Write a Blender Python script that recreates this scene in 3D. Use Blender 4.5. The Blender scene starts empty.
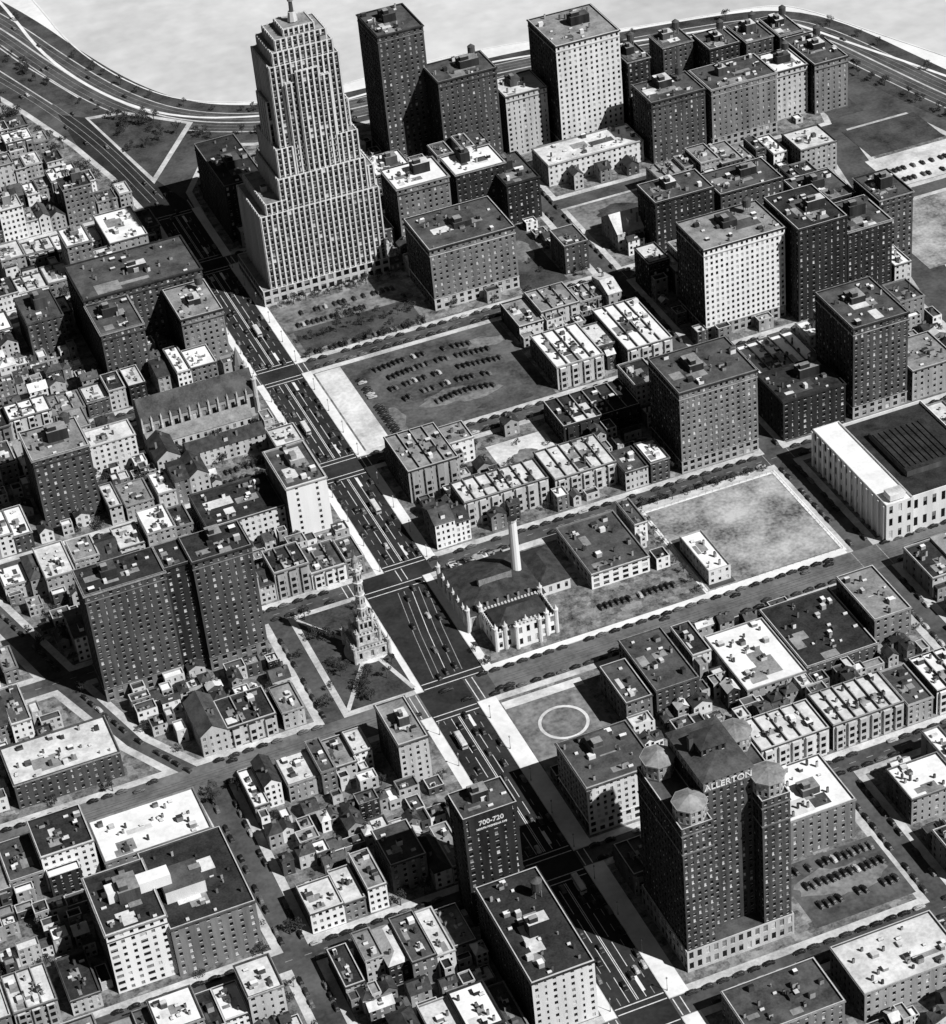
import bpy, bmesh, math, random
from mathutils import Matrix, Vector
R=random.Random(7)
scene=bpy.context.scene
# ---------------------------------------------------------------- materials
def nd(nt,t,**k):
    n=nt.nodes.new(t)
    for a,b in k.items(): setattr(n,a,b)
    return n
def mat(name,lo,hi,scale=.25,fine=2.0,rough=.9,spec=.12,bump=0,cell=None,streak=False,local=False):
    m=bpy.data.materials.new(name); m.use_nodes=True; nt=m.node_tree
    b=nt.nodes['Principled BSDF']; L=nt.links.new
    b.inputs['Roughness'].default_value=rough
    b.inputs['Specular IOR Level'].default_value=spec
    if local: pos=nd(nt,'ShaderNodeTexCoord').outputs['Object']
    else: pos=nd(nt,'ShaderNodeNewGeometry').outputs['Position']
    n1=nd(nt,'ShaderNodeTexNoise'); n1.inputs['Scale'].default_value=scale; n1.inputs['Detail'].default_value=5; n1.inputs['Roughness'].default_value=.65
    n2=nd(nt,'ShaderNodeTexNoise'); n2.inputs['Scale'].default_value=fine; n2.inputs['Detail'].default_value=3
    if streak:
        mp=nd(nt,'ShaderNodeMapping'); mp.inputs['Scale'].default_value=(1,1,.12); L(pos,mp.inputs[0]); L(mp.outputs[0],n1.inputs[0])
    else: L(pos,n1.inputs[0])
    L(pos,n2.inputs[0])
    ad=nd(nt,'ShaderNodeMath',operation='MULTIPLY_ADD'); ad.inputs[1].default_value=.35; L(n2.outputs[0],ad.inputs[0]); L(n1.outputs[0],ad.inputs[2])
    mr=nd(nt,'ShaderNodeMapRange'); mr.inputs[1].default_value=.46; mr.inputs[2].default_value=.86; mr.inputs[3].default_value=lo; mr.inputs[4].default_value=hi
    L(ad.outputs[0],mr.inputs[0]); out=mr.outputs[0]
    if cell:
        v=nd(nt,'ShaderNodeTexVoronoi',distance='CHEBYCHEV'); v.inputs['Scale'].default_value=cell[0]; L(pos,v.inputs[0])
        sp=nd(nt,'ShaderNodeSeparateColor'); L(v.outputs['Color'],sp.inputs[0])
        p=nd(nt,'ShaderNodeMath',operation='POWER'); p.inputs[1].default_value=3; L(sp.outputs[0],p.inputs[0])
        q=nd(nt,'ShaderNodeMath',operation='MULTIPLY_ADD'); q.inputs[1].default_value=cell[1]; L(p.outputs[0],q.inputs[0]); L(out,q.inputs[2]); out=q.outputs[0]
    cc=nd(nt,'ShaderNodeCombineColor')
    for i in range(3): L(out,cc.inputs[i])
    L(cc.outputs[0],b.inputs['Base Color'])
    if bump:
        bp=nd(nt,'ShaderNodeBump'); bp.inputs['Strength'].default_value=bump; bp.inputs['Distance'].default_value=.3
        L(n2.outputs[0],bp.inputs['Height']); L(bp.outputs[0],b.inputs['Normal'])
    return m
M={}
M['b0']=mat('soot_shade_brick',.012,.045,.2,3,streak=True)  # dark from soot, and from shade of sunless walls put into the colour
M['b1']=mat('dark_brick',.035,.11,.2,3,streak=True)
M['b2']=mat('brown_brick',.11,.26,.2,3,streak=True)
M['b3']=mat('tan_brick',.22,.44,.2,3,streak=True)
M['b4']=mat('grey_limestone',.36,.62,.15,2,streak=True)
M['b5']=mat('pale_limestone',.55,.8,.15,2,streak=True)
M['b6']=mat('white_terracotta',.76,.9,.15,2,streak=True)
M['wt']=mat('weathered_limestone',.26,.72,.5,2.5)
M['r0']=mat('tar_roof',.012,.05,.15,1.2)
M['r1']=mat('asphalt_felt_roof',.03,.12,.12,1.2)
M['r2']=mat('gravel_roof',.12,.36,.12,1)
M['r3']=mat('light_gravel_roof',.4,.8,.12,.8)
M['r4']=mat('white_roof',.68,.93,.1,.6)
M['slate']=mat('slate_roof',.02,.07,.3,2,rough=.7)
M['trim']=mat('stone_trim',.4,.65,.3,2)
M['metal']=mat('grey_metal',.15,.35,.5,2,rough=.6)
M['gl']=mat('window_glass',.004,.012,.3,.7,rough=.15,spec=.3)
M['bl']=mat('window_blind',.12,.3,.5,1,rough=.6)
M['bw']=mat('window_shade',.4,.65,.5,1,rough=.6)
M['asph']=mat('worn_asphalt',.035,.12,.05,.5)
M['asphd']=mat('fresh_asphalt',.014,.045,.06,.6)
M['asphl']=mat('tramway_setts',.07,.2,.05,.5)
M['walk']=mat('concrete_sidewalk',.3,.7,.08,.7)
M['walkb']=mat('pale_concrete',.62,.9,.06,.5)
M['yard']=mat('yard_ground',.012,.24,.22,1.1,cell=(.25,.14))
M['dirt']=mat('dirt',.05,.28,.05,.4)
M['cinder']=mat('cinder',.02,.15,.05,.5)
M['plight']=mat('pale_dirt',.36,.8,.06,.5)
M['grass']=mat('grass',.018,.1,.06,.8)
M['park']=mat('worn_grass',.05,.52,.05,.6)
M['paint']=mat('road_paint',.5,.85,.5,2)
M['wornp']=mat('worn_paint',.2,.42,.5,2)
M['rail']=mat('tram_rail',.04,.1,.5,2,rough=.4)
M['sand']=mat('sand',.65,.88,.02,.3)
M['water']=mat('lake_water',.5,.76,.006,.08,rough=.35,spec=.5,bump=.15)
M['leaf']=mat('foliage',.02,.08,.7,3,local=True)
M['bark']=mat('bark',.05,.1,1,4,local=True)
for i,c in enumerate((.012,.03,.1,.35)): M['car%d'%i]=mat('car_paint_%d'%i,c,c*1.3,.5,2,rough=.45,spec=.3,local=True)
M['tyre']=mat('tyre',.015,.025,1,2,local=True)
MK=list(M.keys()); MI={k:i for i,k in enumerate(MK)}
# ---------------------------------------------------------------- mesh builder
class MB:
    def __init__(s): s.v=[];s.f=[];s.m=[]
    def poly(s,pts,m):
        n=len(s.v); s.v+=pts; s.f.append(tuple(range(n,n+len(pts)))); s.m.append(MI[m])
    def box(s,x0,y0,z0,x1,y1,z1,m,top=None):
        n=len(s.v); s.v+=[(x0,y0,z0),(x1,y0,z0),(x1,y1,z0),(x0,y1,z0),(x0,y0,z1),(x1,y0,z1),(x1,y1,z1),(x0,y1,z1)]
        s.f+=[(n,n+1,n+5,n+4),(n+1,n+2,n+6,n+5),(n+2,n+3,n+7,n+6),(n+3,n,n+4,n+7),(n+4,n+5,n+6,n+7)]
        s.m+=[MI[m]]*4+[MI[top or m]]
    def prism(s,cx,cy,r0,r1,z0,z1,n,m,top=None,rot=0):
        a=[(cx+r0*math.cos(rot+2*math.pi*i/n),cy+r0*math.sin(rot+2*math.pi*i/n),z0) for i in range(n)]
        b=[(cx+r1*math.cos(rot+2*math.pi*i/n),cy+r1*math.sin(rot+2*math.pi*i/n),z1) for i in range(n)]
        for i in range(n): s.poly([a[i],a[(i+1)%n],b[(i+1)%n],b[i]],m)
        if r1>.02: s.poly(b,top or m)
    def ring(s,x0,y0,x1,y1,z0,z1,o,m):
        A=[(x0,y0),(x1,y0),(x1,y1),(x0,y1)];B=[(x0-o,y0-o),(x1+o,y0-o),(x1+o,y1+o),(x0-o,y1+o)]
        for i in range(4):
            j=(i+1)%4;a,c,p,q=A[i],A[j],B[i],B[j]
            s.poly([(*p,z0),(*q,z0),(*q,z1),(*p,z1)],m)
            s.poly([(*p,z1),(*q,z1),(*c,z1),(*a,z1)],m)
            s.poly([(*p,z0),(*q,z0),(*c,z0),(*a,z0)],m)
    def obj(s,name,loc=(0,0,0)):
        me=bpy.data.meshes.new(name)
        if loc!=(0,0,0): s.v=[(a-loc[0],b-loc[1],c-loc[2]) for a,b,c in s.v]
        me.from_pydata(s.v,[],s.f)
        used=sorted(set(s.m)); mp={k:i for i,k in enumerate(used)}
        for k in used: me.materials.append(M[MK[k]])
        me.polygons.foreach_set('material_index',[mp[k] for k in s.m]); me.update()
        o=bpy.data.objects.new(name,me); o.location=loc; scene.collection.objects.link(o); return o
def facade(mb,x,y,ux,uy,Ln,z0,z1,nx,ny,wm,bay=3.4,fh=3.3,ww=1.3,wh=1.8,rec=.3,piers=None,pat=(1,),blind=.3,spm=None):
    nb=max(1,round(Ln/bay)); c=Ln/nb; nf=max(1,round((z1-z0)/fh)); f=(z1-z0)/nf
    wh=min(wh,f*.66)
    sill='trim' if ny<-.5 else wm  # pale sills on the south only: sunlight painted into the sill colour
    P=lambda u,z,d=0:(x+ux*u-nx*d,y+uy*u-ny*d,z)
    zp=z0
    for i in range(nf):
        a=z0+i*f+.24*f; b=a+wh
        mb.poly([P(0,zp),P(Ln,zp),P(Ln,a),P(0,a)],spm or wm)
        up=0
        for j in range(nb):
            w=min(ww*pat[j%len(pat)],c*.86); cu=(j+.5)*c; l=cu-w/2; r=cu+w/2
            if w<.1: continue
            mb.poly([P(up,a),P(l,a),P(l,b),P(up,b)],wm); up=r
            q=R.random(); g='gl' if q>blind else ('bl' if q>blind*.35 else 'bw')
            if g=='gl' and R.random()<.35:
                mz=b-(b-a)*R.uniform(.25,.6)
                mb.poly([P(l,a,rec),P(r,a,rec),P(r,mz,rec),P(l,mz,rec)],'gl');mb.poly([P(l,mz,rec),P(r,mz,rec),P(r,b,rec),P(l,b,rec)],'bl')
            else: mb.poly([P(l,a,rec),P(r,a,rec),P(r,b,rec),P(l,b,rec)],g)
            mb.poly([P(l,a),P(l,a,rec),P(l,b,rec),P(l,b)],wm)
            mb.poly([P(r,a),P(r,a,rec),P(r,b,rec),P(r,b)],wm)
            mb.poly([P(l,a),P(r,a),P(r,a,rec),P(l,a,rec)],sill)
            mb.poly([P(l,b),P(r,b),P(r,b,rec),P(l,b,rec)],wm)
        mb.poly([P(up,a),P(Ln,a),P(Ln,b),P(up,b)],wm); zp=b
    mb.poly([P(0,zp),P(Ln,zp),P(Ln,z1),P(0,z1)],wm)
    if piers:
        for j in range(nb+1):
            u=j*c; l=max(0,u-.4); r=min(Ln,u+.4); d=-.45
            mb.poly([P(l,z0,d),P(r,z0,d),P(r,z1,d),P(l,z1,d)],piers)
            mb.poly([P(l,z0),P(l,z0,d),P(l,z1,d),P(l,z1)],piers)
            mb.poly([P(r,z0),P(r,z0,d),P(r,z1,d),P(r,z1)],piers)
            mb.poly([P(l,z1),P(r,z1),P(r,z1,d),P(l,z1,d)],piers)
def walls(mb,x0,y0,x1,y1,z0,z1,wm,S=None,W=None,sb=None,wp=None,**k):  # S and W override wm, painting sunlit and shaded sides
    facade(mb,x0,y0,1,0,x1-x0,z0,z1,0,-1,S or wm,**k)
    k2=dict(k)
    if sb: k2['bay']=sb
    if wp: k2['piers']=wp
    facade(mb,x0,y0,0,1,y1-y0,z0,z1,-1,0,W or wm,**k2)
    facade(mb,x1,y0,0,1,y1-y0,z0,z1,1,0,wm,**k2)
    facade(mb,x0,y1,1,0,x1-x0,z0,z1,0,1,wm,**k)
def flat_top(mb,x0,y0,x1,y1,h,wm,roof,cop='trim',par=.9):
    t=.4
    mb.poly([(x0+t,y0+t,h-par),(x1-t,y0+t,h-par),(x1-t,y1-t,h-par),(x0+t,y1-t,h-par)],roof)
    A=[(x0,y0),(x1,y0),(x1,y1),(x0,y1)];B=[(x0+t,y0+t),(x1-t,y0+t),(x1-t,y1-t),(x0+t,y1-t)]
    for i in range(4):
        j=(i+1)%4
        mb.poly([(*A[i],h),(*A[j],h),(*B[j],h),(*B[i],h)],cop)
        mb.poly([(*B[i],h),(*B[j],h),(*B[j],h-par),(*B[i],h-par)],wm)
def tank(mb,cx,cy,z,r=2.2):
    for a in range(4):
        px=cx+r*.8*math.cos(a*1.57+.78);py=cy+r*.8*math.sin(a*1.57+.78); mb.box(px-.12,py-.12,z,px+.12,py+.12,z+4,'metal')
    mb.prism(cx,cy,r,r,z+4,z+8,12,'b1'); mb.prism(cx,cy,r*1.05,.05,z+8.01,z+9.8,12,'r1')
def clutter(mb,x0,y0,x1,y1,z,wm,tall=False,dens=1.0):
    w=x1-x0;d=y1-y0
    if w<4 or d<4: return
    if tall and w>11 and d>11:
        pw=min(w*.38,R.uniform(5,12));pd=min(d*.38,R.uniform(5,11));ph=R.uniform(3,6.5)
        px=x0+R.uniform(.2,.5)*w;py=y0+R.uniform(.3,.55)*d
        mb.box(px,py,z,px+pw,py+pd,z+ph,wm,R.choice(['r1','r2','r3'])); mb.box(px+.8,py+.8,z+ph,px+pw*.5,py+pd*.5,z+ph+2.2,wm,'r2')
        if R.random()<.35: tank(mb,x0+w*.8,y0+d*.75,z)
    n=int((w*d)/45*dens)+2
    for i in range(min(n,26)):
        px=x0+R.uniform(.8,w-2.6);py=y0+R.uniform(.8,d-2.6);q=R.random()
        if q<.4:
            mb.box(px,py,z,px+.9,py+.7,z+R.uniform(1.4,3),R.choice(['b1','b2','b3']),'r0')
        elif q<.6:
            a=R.uniform(1,2.2);b=R.uniform(1,2);mb.box(px,py,z,px+a,py+b,z+.4,'metal'); 
            mb.poly([(px,py,z+.4),(px+a,py,z+.4),(px+a,py+b/2,z+1),(px,py+b/2,z+1)],'bw'); mb.poly([(px,py+b,z+.4),(px+a,py+b,z+.4),(px+a,py+b/2,z+1),(px,py+b/2,z+1)],'bl')
        elif q<.85:
            a=R.uniform(1.4,3);b=R.uniform(1.4,2.6)
            mb.box(px,py,z,px+min(a,w*.4),py+min(b,d*.4),z+R.uniform(1.2,2.6),R.choice([wm,'b1','b3','metal','b5']),R.choice(['r0','r1','r3','r4']))
        else:
            mb.prism(px,py,.35,.35,z,z+1.3,7,'metal')
    for i in range(3 if w*d>120 else 1):
        px=x0+R.uniform(.5,w*.55);py=y0+R.uniform(.5,d*.55);a=w*R.uniform(.12,.4);b=d*R.uniform(.08,.3);e=z+.01+i*.006
        mb.poly([(px,py,e),(px+a,py,e),(px+a,py+b,e),(px,py+b,e)],R.choice(['r1','r2','r2','r2','r3']))
foot=[]
def building(name,x,y,w,d,h,wall='b1',roof='r1',S=None,W=None,base=None,bay=3.4,fh=3.3,ww=1.35,wh=1.8,corn=True,piers=None,row=0,pat=None,gable=None,reg=True,tall=None,dens=1,blind=.3,mb=None,z0=0.15,spm=None,sb=None):
    own=mb is None
    if own: mb=MB()
    x1,y1=x+w,y+d
    if reg: foot.append((x,y,x1,y1))
    pat=pat or R.choice([(1,),(1,),(1,.65),(1,1,.55),(1.15,.6,.6)])
    bz=z0
    if base and h>12:
        bz=z0+ (7 if h>25 else 4.2)
        walls(mb,x,y,x1,y1,z0,bz,base,W='b1' if h>25 else None,bay=bay*1.3,fh=bz-z0 if h<=25 else 3.5,ww=2.2,wh=2.4,blind=.1)  # west base painted dark for its shade
        mb.ring(x,y,x1,y1,bz-.3,bz+.15,.2,base)
    top=h
    if h>30 and own:
        tz=h-4.2
        walls(mb,x,y,x1,y1,bz,tz,wall,S,W,bay=bay,fh=fh,ww=ww,wh=wh,piers=piers,pat=pat,blind=blind,spm=spm)
        mb.ring(x,y,x1,y1,tz-.25,tz+.15,.25,base or wall)
        walls(mb,x,y,x1,y1,tz,h,base or wall,S,W or wall,bay=bay,fh=4.2,ww=ww,wh=wh,pat=pat,blind=blind)
    else:
        walls(mb,x,y,x1,y1,bz,top,wall,S,W,sb=sb,bay=bay,fh=fh,ww=ww,wh=wh,piers=piers,pat=pat,blind=blind,spm=spm)
    if gable:
        rh=min(w,d)*.38;o=.35;rm=roof
        if gable=='x':
            ym=(y+y1)/2
            mb.poly([(x-o,y-o,h-.2),(x1+o,y-o,h-.2),(x1+o,ym,h+rh),(x-o,ym,h+rh)],rm);mb.poly([(x-o,y1+o,h-.2),(x1+o,y1+o,h-.2),(x1+o,ym,h+rh),(x-o,ym,h+rh)],rm)
            for q in(x,x1): mb.poly([(q,y,h),(q,y1,h),(q,ym,h+rh)],wall)
            if w>7:
                dx=x+w*.5; mb.box(dx-1,y+d*.12,h,dx+1,y+d*.35,h+rh*.75,S or wall,rm)
        elif gable=='y':
            xm=(x+x1)/2
            mb.poly([(x-o,y-o,h-.2),(x-o,y1+o,h-.2),(xm,y1+o,h+rh),(xm,y-o,h+rh)],rm);mb.poly([(x1+o,y-o,h-.2),(x1+o,y1+o,h-.2),(xm,y1+o,h+rh),(xm,y-o,h+rh)],rm)
            for q in(y,y1): mb.poly([(x,q,h),(x1,q,h),(xm,q,h+rh)],S or wall)
        else:
            hip(mb,x-o,y-o,x1+o,y1+o,h,rh,rm)
        for i in range(2):
            cx=x+R.uniform(.15,.8)*w;cy=y+R.uniform(.15,.8)*d; mb.box(cx,cy,h,cx+1,cy+.8,h+rh+1,'b2','r0')
    else:
        flat_top(mb,x,y,x1,y1,h,wall,roof,cop=R.choice(['trim','trim',wall,'metal']))
        if corn: mb.ring(x,y,x1,y1,h-.9,h-.35,.35 if h<25 else .6,R.choice(['metal',wall,wall]))
        clutter(mb,x+.6,y+.6,x1-.6,y1-.6,h-.9,wall,tall=(h>20) if tall is None else tall,dens=dens)
        if row:
            n=max(2,round(w/row))
            for i in range(1,n):
                px=x+w*i/n; mb.box(px-.22,y+.4,h-.9,px+.22,y1-.4,h+.25,wall,'b3')
                mb.box(px-.5,y+d*.3,h+.25,px+.5,y+d*.3+1.6,h+1.9,'b2','r0')
            for i in range(n):
                px=x+w*(i+.5)/n
                mb.box(px-1.6,y-1.1,z0,px+1.6,y-.01,h-1.3,S or wall,roof)
                for zz in range(3): mb.box(px-1,y-1.16,1.5+zz*3.6,px+1,y-1.11,3.4+zz*3.6,'gl') if 3.4+zz*3.6<h-1.5 else None
                hh=R.uniform(.35,.7)*h; px=x+w*i/n+R.uniform(.5,1.5); mb.box(px,y1+.02,z0,px+w/n*.5,y1+R.uniform(2,5),hh,wall,R.choice(['r0','r1','r3']))
    if own: return mb.obj(name,(x,y,0))
def hip(mb,x0,y0,x1,y1,z,rh,m):
    w=x1-x0;d=y1-y0
    if w>=d: a=(x0+d/2,(y0+y1)/2,z+rh);b=(x1-d/2,(y0+y1)/2,z+rh)
    else: a=((x0+x1)/2,y0+w/2,z+rh);b=((x0+x1)/2,y1-w/2,z+rh)
    c=[(x0,y0,z),(x1,y0,z),(x1,y1,z),(x0,y1,z)]
    if w>=d:
        mb.poly([c[0],c[1],b,a],m);mb.poly([c[2],c[3],a,b],m);mb.poly([c[3],c[0],a],m);mb.poly([c[1],c[2],b],m)
    else:
        mb.poly([c[0],c[1],a],m);mb.poly([c[2],c[3],b],m);mb.poly([c[3],c[0],a,b],m);mb.poly([c[1],c[2],b,a],m)
    mb.poly([(x0,y0,z-.01),(x1,y0,z-.01),(x1,y1,z-.01),(x0,y1,z-.01)],m)
# ---------------------------------------------------------------- ground
mb=MB(); mb.poly([(-9000,-9000,0),(9000,-9000,0),(9000,9000,0),(-9000,9000,0)],'dirt'); mb.obj('ground')
shore=[(-60,1300),(-25,1080),(-10,993),(5,870),(11,805),(14,737),(26,679),(45,630),(69,601),(102,583),(130,575),(162,577),(222,579),(274,573),(333,556),(384,545),(433,537),(447,522),(467,469),(489,414),(515,340),(560,150),(620,-100),(800,-900)]
def smooth(pts,k=2):
    for _ in range(k):
        q=[pts[0]]
        for a,b in zip(pts,pts[1:]): q+=[(a[0]*.75+b[0]*.25,a[1]*.75+b[1]*.25),(a[0]*.25+b[0]*.75,a[1]*.25+b[1]*.75)]
        q.append(pts[-1]); pts=q
    return pts
ss=smooth(shore)
mb=MB()
for a,b in zip(ss,ss[1:]): mb.poly([(*a,.03),(*b,.03),(b[0],8900,.03),(a[0],8900,.03)],'water')
mb.poly([(800,-8900,.03),(8900,-8900,.03),(8900,8900,.03),(800,8900,.03)],'water')
mb.obj('lake_water')
def strip(mb,pts,w,z,m,off=0):
    n=len(pts);Lf=[];Rt=[]
    for i,p in enumerate(pts):
        a=pts[max(0,i-1)];b=pts[min(n-1,i+1)];dx=b[0]-a[0];dy=b[1]-a[1];l=math.hypot(dx,dy);nx,ny=-dy/l,dx/l
        Lf.append((p[0]+nx*(off+w/2),p[1]+ny*(off+w/2),z));Rt.append((p[0]+nx*(off-w/2),p[1]+ny*(off-w/2),z))
    for i in range(n-1): mb.poly([Lf[i],Lf[i+1],Rt[i+1],Rt[i]],m)
mb=MB(); strip(mb,ss,20,.036,'sand',off=-4); mb.obj('beach')
mb=MB(); strip(mb,ss,2.2,.064,'walkb',off=-14); mb.obj('promenade_path')
mb=MB(); strip(mb,ss,1.0,.3,'walkb',off=6); mb.obj('seawall')
rb=[(700,-2500),(600,-200),(520,150),(478,300),(450,400),(430,500),(410,518),(320,533),(200,545),(130,550),(90,565),(60,590),(38,622),(15,670),(-5,730),(-28,800),(-60,900),(-120,1100)]
mb=MB()
for a,b in zip(rb,rb[1:]): mb.poly([(-2500,a[1],.012),(a[0],a[1],.012),(b[0],b[1],.012),(-2500,b[1],.012)],'asph')
mb.obj('road')
mb=MB()
def rq(x0,y0,x1,y1,m,z): mb.poly([(x0,y0,z),(x1,y0,z),(x1,y1,z),(x0,y1,z)],m)
rq(-11,-300,10,13.5,'asphd',.0145)
mb.poly([(-8,13.6,.0145),(21,13.6,.0145),(21,91,.0145),(-8,91,.0145)],'asphd')
rq(-8,91.01,27,101,'asphd',.0145); rq(6,101.01,27,492,'asphd',.0145)
mb.poly([(3,492.01,.0145),(27,492.01,.0145),(18,528,.0145),(2,626,.0145),(-12,640,.0145),(-12,592,.0145),(-2,540,.0145)],'asphd')
mb.obj('avenue_road')
mb=MB(); rq(-330,-3.4,-11.1,13.4,'asphl',.0145); rq(21.1,-3.4,520,13.4,'asphl',.0145); mb.obj('tramway_road')
lsd=smooth([(-70,990),(-39,861),(-14,785),(2,715),(19,654),(39,610),(63,582),(95,562),(128,550),(179,547),(250,546),(320,537),(400,523),(428,512),(444,480),(456,425),(467,377),(487,306),(520,180)])
mb=MB(); strip(mb,lsd,24,.05,'asph'); strip(mb,lsd,46,.044,'grass'); mb.obj('lake_shore_drive_road')
mb=MB(); 
strip(mb,lsd,1.3,.056,'walk')
for o in (12,-12): strip(mb,lsd,.8,.056,'walk',off=o)
for o in (4,-4,8,-8): strip(mb,lsd,.22,.056,'wornp',off=o)
inner=smooth([(-80,860),(-58,804),(-38,731),(-18,668),(-4,612),(5,560),(12,500)])
for o in (0,4,-4): strip(mb,inner,.3,.022,'wornp',off=o)
mb.obj('lane_markings')
def inset(p,d):
    n=len(p);out=[];ln=[]
    for i in range(n):
        a,b=p[i],p[(i+1)%n];dx,dy=b[0]-a[0],b[1]-a[1];l=math.hypot(dx,dy);nx,ny=-dy/l,dx/l
        ln.append((a[0]+nx*d,a[1]+ny*d,dx,dy))
    for i in range(n):
        x1,y1,a,b=ln[i-1];x2,y2,c,e=ln[i];den=a*e-b*c
        if abs(den)<1e-6: out.append((x2,y2)); continue
        t=((x2-x1)*e-(y2-y1)*c)/den; out.append((x1+a*t,y1+b*t))
    return out
def inside(p,x,y):
    n=len(p)
    for i in range(n):
        a,b=p[i],p[(i+1)%n];dx,dy=b[0]-a[0],b[1]-a[1]
        if dx*(y-a[1])-dy*(x-a[0])<-.05*math.hypot(dx,dy): return False
    return True
rc=lambda a,b,c,d:[(a,b),(c,b),(c,d),(a,d)]
B={}
B['w1']=rc(-103,-194,-11,-116);B['w2']=rc(-103,-106,-11,-3.5);B['w3']=rc(-103,-300,-11,-204)
B['x1']=rc(-330,-194,-113,-116);B['x2']=[(-330,-106),(-113,-106),(-117,-3.5),(-330,-3.5)];B['x3']=rc(-330,-300,-113,-204)
B['tw']=rc(-45,13.5,-8,91)
B['w5']=[(-112,13.5),(-54,13.5),(-54,91),(-143,91),(-128,40)]
B['w6']=[(-145,101),(6,101),(6,185),(-168,185)]
B['w7']=[(-170,195),(6,195),(6,281),(-191,281)]
B['w8']=[(-192,291),(6,291),(6,407),(-219,407)]
B['w9']=[(-221,417),(6,417),(6,480),(-230,480)]
B['w10']=[(-250,492),(3,492),(-2,540),(-12,592),(-29,655),(-48,715),(-66,790),(-104,900),(-400,900)]
B['z5']=[(-300,13.5),(-120,13.5),(-135,40),(-153,91),(-300,91)]
B['z6']=[(-300,101),(-156,101),(-178,185),(-340,185)]
B['z7']=[(-340,195),(-180,195),(-201,281),(-350,281)]
B['e1']=rc(10,-300,121,-204);B['e2']=rc(131,-300,203,-204);B['e3']=rc(10,-194,121,-116);B['e4']=rc(131,-194,203,-116)
B['e5']=rc(10,-106,203,-3.5);B['e6']=rc(213,-106,340,-3.5);B['e4b']=rc(213,-194,340,-116)
B['pk']=rc(21,13.5,203,91);B['ar']=rc(213,13.5,338,91);B['e8']=rc(27,101,203,185);B['e9']=rc(213,101,338,185)
B['e10']=rc(27,195,203,281);B['e11']=[(213,195),(343,195),(360,281),(213,281)]
B['e12']=rc(27,291,203,407);B['e13']=[(213,291),(362,291),(378,369),(213,369)]
B['e14']=[(213,380),(392,380),(418,470),(412,495),(390,505),(213,527)]
B['e15']=[(27,417),(203,417),(203,528),(120,530),(85,538),(60,552),(30,500)]
B['f1']=[(364,195),(472,195),(458,281),(381,281)];B['f2']=[(382,291),(455,291),(436,370),(396,370)];B['f3']=[(349,13.5),(505,13.5),(478,185),(353,185)]
SW={'tw':3}
mb=MB();my=MB()
for k,p in B.items():
    n=len(p)
    mb.poly([(a,b,.15) for a,b in p],'walk')
    for i in range(n):
        a,b=p[i],p[(i+1)%n]; mb.poly([(*a,0),(*b,0),(*b,.15),(*a,.15)],'walk')
    my.poly([(a,b,.156) for a,b in inset(p,SW.get(k,3.6))],'yard')
mb.obj('sidewalk'); my.obj('yard_ground')
mb=MB()
def rs(x0,y0,x1,y1,m,z=.164): mb.poly([(x0,y0,z),(x1,y0,z),(x1,y1,z),(x0,y1,z)],m)
def blob(cx,cy,rx,ry,z,m,seed=0):
    r=random.Random(seed+int(cx)); n=40; ph=[r.uniform(0,6.28) for _ in range(6)]
    mb.poly([(cx+rx*(1+.18*math.sin(2*t+ph[0])+.12*math.sin(3*t+ph[1])+.09*math.sin(7*t+ph[2])+.06*math.sin(13*t+ph[4]))*math.cos(t),cy+ry*(1+.18*math.sin(2*t+ph[0])+.12*math.sin(3*t+ph[3])+.08*math.sin(6*t+ph[2])+.06*math.sin(11*t+ph[5]))*math.sin(t),z) for t in [6.2832*i/n for i in range(n)]],m)
for y0,y1 in((-194,-116),(-106,-3.5)):
    rs(10.3,y0+.3,18.5,y1-.3,'walkb'); rs(-16,y0+.3,-11.3,y1-.3,'walkb')
rs(10.3,-290,18,-204.3,'walkb');
for y0,y1 in((101,185),(195,281),(291,407),(417,480)):
    rs(27.3,y0+.3,32,y1-.3,'walkb'); rs(2.2,y0+.3,5.7,y1-.3,'walkb')
rs(21.3,13.8,25,90.7,'walkb'); rs(-11.5,13.8,-8.3,90.7,'walkb')
rs(25.1,13.8,200,17,'walkb'); rs(30,86.5,200,89,'walk')
mb.obj('wide_sidewalk')
mb=MB()
rs(33,198.5,136,277.5,'cinder',.172); rs(33,198.5,47,277,'plight',.178)
blob(120,262,12,5,.184,'dirt');blob(92,222,18,8,.182,'dirt');blob(112,206,14,4,.186,'grass');blob(55,215,5,12,.186,'dirt')
rs(86,141,117,172,'plight',.178);blob(100,156,7,6,.184,'dirt')
rs(19,-58,56,-9,'dirt',.172);rs(19,-14,56,-9,'plight',.19)
mb.prism(38,-33,11,11,.17,.178,32,'plight');mb.prism(38,-33,9.6,9.6,.17,.184,32,'dirt')
rs(76,-187,119,-152,'cinder',.172);blob(98,-168,16,9,.18,'dirt')
rs(33,295,106,347,'dirt',.172); rs(36,300,102,322,'grass',.178)
rs(160,297,186,366,'grass',.172);blob(172,340,8,16,.178,'dirt')
rs(216,318,262,367,'dirt',.172);blob(240,350,14,8,.178,'grass')
rs(358,210,470,278,'park',.172);rs(386,295,450,330,'plight',.172);rs(392,333,440,368,'grass',.172)
rs(352,100,470,180,'park',.172); rs(290,210,303,240,'plight',.172);rs(352,30,480,96,'cinder',.172);blob(410,140,25,16,.178,'grass');blob(415,245,22,14,.178,'grass')
rs(395,385,416,460,'grass',.172)
mb.obj('open_lot_ground')
mb=MB(); rs(130,16,201,87,'walkb',.17); rs(132,18,199,85,'park',.176)
rs(133,19,146,60,'grass',.18)
mb.obj('park_field')
mb=MB()
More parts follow.
